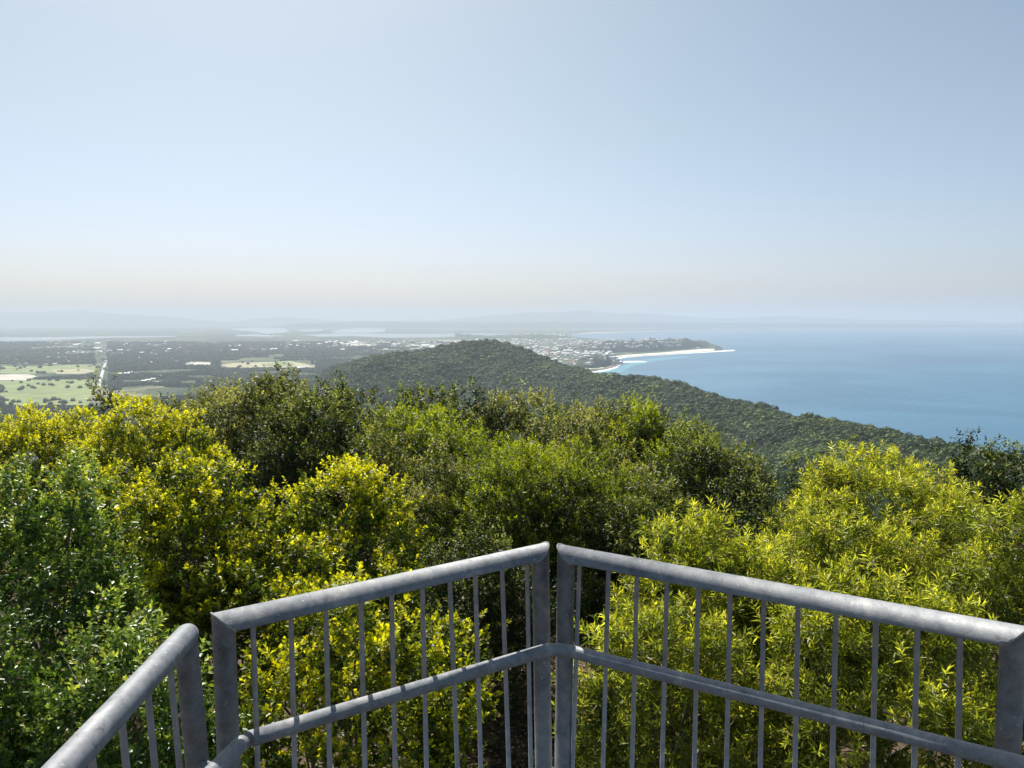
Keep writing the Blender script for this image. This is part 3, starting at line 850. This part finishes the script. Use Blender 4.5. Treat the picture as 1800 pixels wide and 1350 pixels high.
def crown_leaves(lobes, kd, D, cov=1.0, seed=0, yshift=0.0, cam_xy=True):
    """lobes: (cx,cy,cz,rx,ry,rz) array, world coordinates; returns a mesh of folded leaves"""
    r = np.random.default_rng(seed)
    K = KINDS[kd]
    grow = max(1.0, 5.0 * D / F / K['L'])                # far leaves stand for small sprays
    if kd == 'long': grow = max(1.0, 7.0 * D / F / K['L'])
    if kd in ('dark', 'olive', 'green'): grow = max(1.0, 7.5 * D / F / K['L'])
    L, W, s = K['L'] * grow, K['W'] * grow, K['s'] * grow ** .7
    P, Nn, E = [], [], []
    C = np.array([l[:3] for l in lobes]); Rr = np.array([l[3:] for l in lobes])
    for c, rr in zip(C, Rr):
        area = 4 * PI * ((rr[0] * rr[1]) ** 1.6 / 3 + (rr[0] * rr[2]) ** 1.6 / 3 + (rr[1] * rr[2]) ** 1.6 / 3) ** (1 / 1.6)
        n = int(K['cov'] * cov * area / (K['k'] * .5 * L * W))
        # shoots stand together in tufts of uneven reach
        per = 11
        nt_ = max(3, n // per)
        td = nrm(r.normal(size=(nt_, 3)))
        reach = r.uniform(.68, 1.18, (nt_, 1))
        ti = r.integers(0, nt_, n)
        tr_ = K['s'] * grow ** .8 * r.uniform(.5, 1.05, nt_)
        off = r.normal(size=(n, 3)) * tr_[ti][:, None] * .8
        q = c + (td * reach * rr)[ti] + off
        deep = r.random(n) < .22
        dd_ = nrm(r.normal(size=(n, 3)))
        q[deep] = (c + dd_ * rr * r.uniform(.6, .85, (n, 1)))[deep]
        d = nrm((q - c) / rr)
        # lumps: thin out by noise so that tufts and gaps form
        inside = np.zeros(n, bool)
        for c2, r2 in zip(C, Rr):
            if c2 is c: continue
            inside |= (((q - c2) / r2) ** 2).sum(1) < .5
        toc = nrm(np.array([0, 0, CZ]) - q)
        nv = nrm(d / rr)
        facing = (nv * toc).sum(1)
        keep = ~inside & ((facing > -.25) | (r.random(n) < .22)) & (nv[:, 2] > -.75)
        f = np.sin(q[:, 0] * 7.1 / grow + q[:, 2] * 5) * np.sin(q[:, 1] * 6.3 / grow - q[:, 2] * 4.1) + np.sin(q[:, 2] * 9.7 / grow + q[:, 0] * 3)
        keep &= r.random(n) < np.clip(.82 + .28 * f, .3, 1)
        P.append(q[keep]); Nn.append(nv[keep]); E.append(np.full(keep.sum(), r.uniform(-.12, .12)))
    P, Nn, E = np.concatenate(P), np.concatenate(Nn), np.concatenate(E)
    n, k = len(P), K['k']
    A = nrm(Nn * .75 + np.array([0, 0, .55]) + r.normal(size=(n, 3)) * .35)
    ref = nrm(np.cross(A, r.normal(size=(n, 3)))); ref2 = np.cross(A, ref)
    j = np.arange(k)[None, :]
    t = (j / (k - 1)) * np.ones((n, 1))
    az = j * 2.39996 + r.uniform(0, 6.28, (n, 1)) + r.normal(size=(n, k)) * .25
    tilt = (1.35 - .95 * t) + r.normal(size=(n, k)) * .22
    rad = ref[:, None] * np.cos(az)[..., None] + ref2[:, None] * np.sin(az)[..., None]
    dr = nrm(A[:, None] * np.cos(tilt)[..., None] + rad * np.sin(tilt)[..., None] + r.normal(size=(n, k, 3)) * .08)
    wd = nrm(np.cross(A[:, None] + r.normal(size=(n, k, 3)) * .35, dr))
    up = np.cross(dr, wd)
    ln = L * (1 - .35 * t) * r.uniform(.7, 1.25, (n, k)); wn_ = W * (1 - .2 * t) * r.uniform(.75, 1.2, (n, k))
    B = P[:, None] + A[:, None] * (s * (t - .5))[..., None]
    m = B + dr * (ln * .48)[..., None]
    fold = (wn_ * .16)[..., None] * up
    tip = B + dr * ln[..., None] - up * (ln * .14)[..., None]
    V = np.stack([B, m + wd * (wn_ * .5)[..., None] + fold, tip, m - wd * (wn_ * .5)[..., None] + fold], 2).reshape(-1, 3)
    q = n * k
    b = np.arange(q)[:, None] * 4
    Fc = np.concatenate([b + [0, 1, 2], b + [0, 2, 3]], 1).reshape(-1, 3)
    # colour: older leaves green, the youngest at exposed shoot tips
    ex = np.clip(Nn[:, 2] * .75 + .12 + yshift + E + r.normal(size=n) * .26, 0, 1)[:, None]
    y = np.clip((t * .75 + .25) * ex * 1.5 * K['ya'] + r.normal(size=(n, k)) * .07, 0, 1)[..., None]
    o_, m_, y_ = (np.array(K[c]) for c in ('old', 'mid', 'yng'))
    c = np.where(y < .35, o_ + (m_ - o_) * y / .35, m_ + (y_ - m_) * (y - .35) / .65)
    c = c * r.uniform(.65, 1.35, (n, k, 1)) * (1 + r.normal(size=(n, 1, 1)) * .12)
    dry = r.random((n, k)) < (.05 if kd == 'long' else .015)
    c[dry] = np.array([.34, .26, .14]) * r.uniform(.5, 1.1, (dry.sum(), 1))
    c = np.clip(c, .002, .9)
    col = np.repeat(c.reshape(-1, 3), 4, axis=0)
    NLEAF[0] += q
    return np_mesh('crown', V, Fc, col)

def limb_pts(a, b, n, wob, r):
    a, b = np.array(a), np.array(b); out = []
    for i in range(n):
        t = i / (n - 1)
        p = a + (b - a) * t
        p[2] += .12 * np.linalg.norm(b - a) * math.sin(PI * t) * .4
        if 0 < i: p += r.normal(size=3) * wob
        out.append(p)
    return out
def plant(name, label, cat, kd, px, top, hw, D, rz, nl=16, seed=0, group=None, cov=1.0, ry=.9, lr=(.22, .46), yshift=0.0, spikes=0, low=-.35):
    """a shrub or tree whose crown top stands at pixel (px, top), half width hw pixels, at distance D"""
    r = np.random.default_rng(seed + 100)
    T = at_depth(px, top, D)
    rx = hw * D / F
    c = T - np.array([0, 0, rz])
    rad = np.array([rx, rx * ry, rz])
    lobes = []
    base = nrm(r.normal(size=(400, 3)))
    base = base[(base[:, 2] > low)]
    # spread the lobes: greedy farthest sampling
    pick = [base[0]]
    for _ in range(nl - 1):
        dd = np.min(np.linalg.norm(base[:, None] - np.array(pick)[None], axis=2), axis=1) + r.random(len(base)) * .25
        pick.append(base[dd.argmax()])
    for d in pick:
        lr_ = r.uniform(*lr)
        q = rad * lr_
        q = np.array([q[:2].mean(), q[:2].mean(), (q[2] + q[:2].mean()) / 2])
        ctr = c + d * (rad - q) * r.uniform(.78, 1.16)
        lobes.append((*ctr, *(q * r.uniform(.9, 1.1, 3))))
    lobes.append((*c, *(rad * .70)))
    for k in range(spikes):
        a = r.uniform(0, 6.28); q = r.uniform(.1, .75)
        ctr = c + np.array([math.cos(a) * q * rx, math.sin(a) * q * rx * ry, rz * (.8 * math.sqrt(1 - q * q) + .02)])
        w = r.uniform(.07, .12) * rx
        lobes.append((*ctr, w, w, r.uniform(1.6, 2.6) * w))
    g = float(ground_h(np.array([c[0]]), np.array([c[1]]))[0])
    root = empty(name, (c[0], c[1], g), label, cat, group)
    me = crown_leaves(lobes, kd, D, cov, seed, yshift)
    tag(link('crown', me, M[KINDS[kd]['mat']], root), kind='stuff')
    tr = max(.035, min(.14, rx * .05))
    pts = limb_pts((c[0], c[1], g - .1), c, 6, .03 * rx, r)
    tube_obj('trunk', pts, [tr * (1.25 - .7 * i / 5) for i in range(6)], M['bark'], root, seg=8)
    for i, l in enumerate(lobes[:min(len(lobes) - 1, 9)]):
        st = pts[2 + i % 4]
        bp = limb_pts(st, np.array(l[:3]) + (np.array(l[:3]) - c) * .12, 5, .035 * rx, r)
        tube_obj('branch', bp, [tr * (.5 - .09 * q) for q in range(5)], M['bark'], root, seg=6)
    if D < 11.5:
        for k in range(7):
            l = lobes[r.integers(0, len(lobes) - 1)]
            q = np.array(l[:3]); d = nrm(q - c + r.normal(size=3) * .3 * rx)
            e = q + d * np.array(l[3:]).mean() * r.uniform(.95, 1.3)
            tube_obj('twig', limb_pts(q, e, 4, .02, r), [.008, .006, .005, .003], M['twig'], root, seg=5)
    return root

S, T_ = 'shrub', 'tree'
# --- bright young-tipped shrubs at left and behind the left rails
plant('yellow_shrub', 'rounded shrub with bright yellow tips left of centre above the rail', S, 'tip', 600, 800, 150, 12, 1.75, 22, 1, yshift=.05)
plant('yellow_shrub', 'yellow-tipped shrub beside the glossy green bush, above the near rail end', S, 'tip', 335, 800, 150, 11, 1.7, 22, 2)
plant('yellow_shrub', 'yellow shrub at the far left rising in front of the pasture', S, 'tip', 60, 700, 150, 19, 2.2, 18, 3, yshift=.12)
plant('yellow_shrub', 'broad yellow-topped shrub below the straight pale road', S, 'tip', 245, 700, 150, 17, 2.0, 20, 4, yshift=.1)
plant('yellow_shrub', 'low yellow-tipped shrub seen through the middle railing panel', S, 'tip', 615, 1040, 225, 7.6, 1.75, 24, 5)
plant('yellow_shrub', 'small yellow shrub just above the middle of the left rail', S, 'tip', 545, 945, 90, 9.6, 1.2, 14, 6, yshift=.05)
plant('yellow_shrub', 'yellow shrub under the centre corner beside the dark gap', S, 'tip', 790, 1045, 75, 9.5, 1.3, 14, 7)
plant('yellow_shrub', 'small shrub of sparse yellow sprays behind the near post', S, 'tip', 400, 960, 95, 10, 1.5, 14, 8, yshift=-.12)
# --- glossy green at left
plant('glossy_shrub', 'large glossy green bush filling the left edge', S, 'gloss', 70, 780, 190, 8.2, 2.3, 26, 11, low=-.7)
plant('glossy_shrub', 'glossy green bush at lower left beside the near rail', S, 'gloss', 215, 1095, 190, 6.4, 1.3, 22, 12)
plant('glossy_shrub', 'shaded green bush in the bottom left corner', S, 'gloss', -30, 1060, 140, 6.6, 1.6, 18, 13, yshift=-.1)
# --- narrow-leaved bright shrubs at right
plant('long_leaved_shrub', 'tall yellow-green narrow-leaved shrub in front of the sea', S, 'long', 1560, 790, 190, 13, 1.9, 24, 21)
plant('long_leaved_shrub', 'narrow-leaved shrub at the centre right, its dome above the long rail', S, 'long', 1470, 880, 190, 10.5, 1.8, 24, 22)
plant('long_leaved_shrub', 'bright narrow-leaved shrub just right of the corner posts', S, 'long', 1240, 915, 175, 9.6, 1.9, 24, 23)
plant('long_leaved_shrub', 'narrow-leaved shrub low behind the right panel balusters', S, 'long', 1170, 1040, 190, 7.8, 1.9, 24, 24, yshift=-.08)
plant('long_leaved_shrub', 'narrow-leaved shrub behind the right end of the long rail', S, 'long', 1560, 1010, 230, 7.6, 1.9, 26, 25, yshift=-.05)
plant('long_leaved_shrub', 'narrow-leaved shrub at the right edge above the rail', S, 'long', 1790, 900, 150, 9.2, 1.9, 22, 26, yshift=-.1)
# --- darker trees behind
plant('dark_tree', 'broad dark tree with pale-flecked leaves left of centre on the crest', T_, 'olive', 455, 668, 190, 30, 3.6, 24, 31, spikes=9)
plant('dark_tree', 'dark bushy tree behind the rounded yellow shrub', T_, 'dark', 560, 690, 150, 26, 3.2, 20, 32, spikes=5)
plant('dark_tree', 'brownish olive tree between two dark crowns on the crest', T_, 'olive', 345, 690, 110, 34, 3.4, 14, 33, spikes=3)
plant('dark_tree', 'light green tree in the middle row below the round hill', T_, 'green', 735, 705, 130, 25, 2.8, 20, 34, yshift=-.05)
plant('dark_tree', 'spiky dark tree on the skyline under the round hill', T_, 'dark', 740, 682, 100, 36, 3.2, 14, 35, spikes=10)
plant('dark_tree', 'dark tree on the crest right under the hill shoulder', T_, 'olive', 900, 690, 110, 32, 3.2, 16, 36, spikes=4)
plant('dark_tree', 'big domed tree with fresh green top in the centre', T_, 'green', 935, 772, 200, 17, 2.6, 28, 37, yshift=-.12)
plant('dark_tree', 'yellow-green tree on the crest beside the coastal ridge', T_, 'green', 1120, 712, 130, 26, 3.0, 18, 38, yshift=.1)
plant('dark_tree', 'olive tree between the centre dome and the crest', T_, 'olive', 1000, 722, 120, 24, 2.8, 18, 39)
plant('dark_tree', 'dark glossy tree at the right end of the centre group', T_, 'dark', 1240, 762, 120, 21, 3.0, 20, 40, spikes=4)
plant('dark_tree', 'shadowed dark tree above the corner posts', T_, 'dark', 1130, 850, 115, 15.5, 2.4, 18, 41)
plant('dark_tree', 'dark tree left of the centre dome behind the yellow shrub', T_, 'olive', 790, 800, 120, 18, 2.4, 18, 42)
plant('dark_tree', 'small dark tree alone before the wooded ridge', T_, 'dark', 1400, 795, 42, 16, 1.8, 8, 43, spikes=3)
plant('dark_tree', 'dark twiggy tree against the sea at the right edge', T_, 'dark', 1790, 770, 75, 15, 2.2, 14, 44, spikes=6)
plant('dark_tree', 'slender dark sapling standing up against the sea left of the edge tree', T_, 'dark', 1692, 752, 26, 15, 1.9, 9, 48, spikes=3, lr=(.35, .5))
plant('dark_tree', 'second slender dark sapling against the sea, its top forked', T_, 'dark', 1742, 752, 32, 15.5, 1.9, 9, 49, spikes=3, lr=(.35, .5))
plant('dark_tree', 'shaded dark tree deep in the hollow behind the corner', T_, 'dark', 850, 900, 120, 14, 2.2, 16, 45, yshift=-.2)
plant('dark_tree', 'brown-green tree peeping over the yellow bushes at left', T_, 'olive', 185, 684, 55, 30, 2.6, 8, 46, spikes=2)
plant('dark_tree', 'dark crown between the small lone tree and the long-leaved shrubs', T_, 'dark', 1340, 850, 60, 14.5, 2.2, 12, 47)

plant('yellow_shrub', 'yellow-tipped shrub filling the space between the two rounded yellow shrubs', S, 'tip', 470, 850, 95, 12.5, 1.7, 14, 51)
plant('yellow_shrub', 'yellow-green shrub behind the top of the glossy bush', S, 'tip', 175, 790, 110, 13.5, 1.8, 16, 52, yshift=.05)
plant('yellow_shrub', 'small yellow shrub left of the dark gap above the rail', S, 'tip', 690, 955, 70, 10.6, 1.3, 12, 53)
plant('dark_tree', 'olive tree on the crest right of the broad dark tree', T_, 'olive', 635, 690, 95, 31, 3.4, 14, 54, spikes=3)
plant('dark_tree', 'fresh green tree on the crest left of the centre dome', T_, 'green', 830, 735, 100, 22, 2.8, 16, 55)
plant('dark_tree', 'dark tree on the crest right of centre against the wooded ridge', T_, 'dark', 1010, 697, 95, 30, 3.4, 14, 56, spikes=3)
plant('dark_tree', 'yellow-green tree right of the crest, lit on top', T_, 'green', 1205, 738, 95, 23, 3.0, 14, 57, yshift=.08)
plant('dark_tree', 'dark tree stepping down towards the lone small tree', T_, 'dark', 1300, 800, 70, 18.5, 2.6, 12, 58, spikes=2)
plant('dark_tree', 'olive tree between the centre dome and the dark right group', T_, 'olive', 1110, 790, 100, 18.5, 2.5, 16, 59)
plant('dark_tree', 'dark tree low behind the bright narrow-leaved shrub', T_, 'dark', 1230, 850, 95, 15, 2.3, 14, 60)
plant('dark_tree', 'olive tree filling the row left of the centre dome', T_, 'olive', 680, 745, 90, 21, 2.7, 14, 61)
plant('long_leaved_shrub', 'narrow-leaved shrub between the two brightest domes at right', S, 'long', 1370, 960, 120, 9.2, 1.7, 14, 62)
plant('long_leaved_shrub', 'narrow-leaved shrub filling the hollow below the tall one', S, 'long', 1660, 870, 110, 11, 1.8, 14, 63)
plant('dark_tree', 'olive tree on the crest between the centre and the yellow-green one', T_, 'olive', 1065, 700, 110, 27, 3.2, 16, 64, spikes=3)
plant('dark_tree', 'dark tree on the crest where it starts to fall to the right', T_, 'dark', 1175, 718, 105, 26, 3.2, 16, 65, spikes=3)
plant('dark_tree', 'green-topped tree on the falling crest before the ridge', T_, 'green', 1265, 745, 80, 23, 3.0, 14, 66)
plant('dark_tree', 'last olive tree at the lower end of the crest', T_, 'olive', 1318, 785, 60, 20, 2.8, 12, 67, spikes=2)
plant('dark_tree', 'olive tree on the crest right under the summit of the hill', T_, 'dark', 815, 688, 80, 31, 3.2, 12, 68, spikes=3)
plant('dark_tree', 'dark tree on the crest left of the light green tree', T_, 'dark', 560, 672, 90, 32, 3.3, 14, 69, spikes=4)
plant('dark_tree', 'shaded dark tree behind the far left yellow shrub', T_, 'dark', 70, 728, 150, 25, 3.4, 14, 71, cov=.55)
plant('dark_tree', 'shaded dark tree behind the broad yellow-topped shrub', T_, 'dark', 270, 726, 130, 24, 3.4, 14, 72, cov=.55)
def undergrowth():
    r = np.random.default_rng(5)
    lobes = []
    while len(lobes) < 130:
        y = r.uniform(3.5, 22); x = r.uniform(-.75, .75) * y
        if abs(x + .02 * y) < .07 * y and y < 17: continue
        g = float(ground_h(np.array([x]), np.array([y]))[0]); q = r.uniform(.5, .95)
        lobes.append((x, y, g + .15, q, q, q * r.uniform(.7, 1.2)))
    me = crown_leaves(lobes, 'dark', 16, .4, 77, -.05)
    tag(link('undergrowth', me, M['leaf_dark']), 'dark low undergrowth between the shrubs', kind='stuff')
undergrowth()
# leaf litter on the ground below the gap at the corner
def litter():
    n = 9000
    r = np.random.default_rng(99)
    x = r.uniform(-3, 3, n); y = r.uniform(7, 20, n)
    z = ground_h(x, y) + .15 * np.sin(x * 1.3) * np.cos(y * 1.1 + x * .4) + r.uniform(.01, .05, n)
    P = np.stack([x, y, z], -1)
    a = r.uniform(0, 6.28, n); tl = r.normal(size=n) * .35
    d = np.stack([np.cos(a), np.sin(a), tl], -1); d = nrm(d); w = nrm(np.cross(d, [0, 0, 1.0] + r.normal(size=(n, 3)) * .3))
    L = r.uniform(.05, .12, (n, 1)); W = L * .4
    V = np.stack([P, P + d * L * .5 + w * W * .5, P + d * L, P + d * L * .5 - w * W * .5], 1).reshape(-1, 3)
    b = np.arange(n)[:, None] * 4
    c = np.array([.30, .20, .13]) * r.uniform(.5, 1.6, (n, 1))
    me = np_mesh('leaf_litter', V, np.concatenate([b + [0, 1, 2], b + [0, 2, 3]], 1).reshape(-1, 3), np.repeat(c, 4, axis=0))
    tag(link('leaf_litter', me, M['litter']), 'brown fallen leaves on the ground between the shrubs', kind='stuff')
litter()
print('LEAVES', NLEAF[0])

# ------------------------------------------------------------------ haze
def haze():
    x, y0, y1, z0, z1 = FAR + 1500, -10500, FAR + 1500, -15.0, 570.0
    V = [(a, b, c) for c in (z0, z1) for a, b in ((-x, y0), (x, y0), (x, y1), (-x, y1))]
    me = pyd('haze', V, [(3, 2, 1, 0), (4, 5, 6, 7), (0, 1, 5, 4), (1, 2, 6, 5), (2, 3, 7, 6), (3, 0, 4, 7)])
    m = bpy.data.materials.new('haze'); m.use_nodes = True
    nt = m.node_tree
    nt.nodes.remove(nt.nodes['Principled BSDF'])
    v = nt.nodes.new('ShaderNodeVolumePrincipled')
    v.inputs['Color'].default_value = (.60, .675, .78, 1)
    v.inputs['Density'].default_value = 9.0e-5
    v.inputs['Anisotropy'].default_value = 0.2
    nt.links.new(v.outputs[0], nt.nodes['Material Output'].inputs['Volume'])
    tag(link('haze', me, m), 'pale sea haze in the air', kind='stuff')
haze()
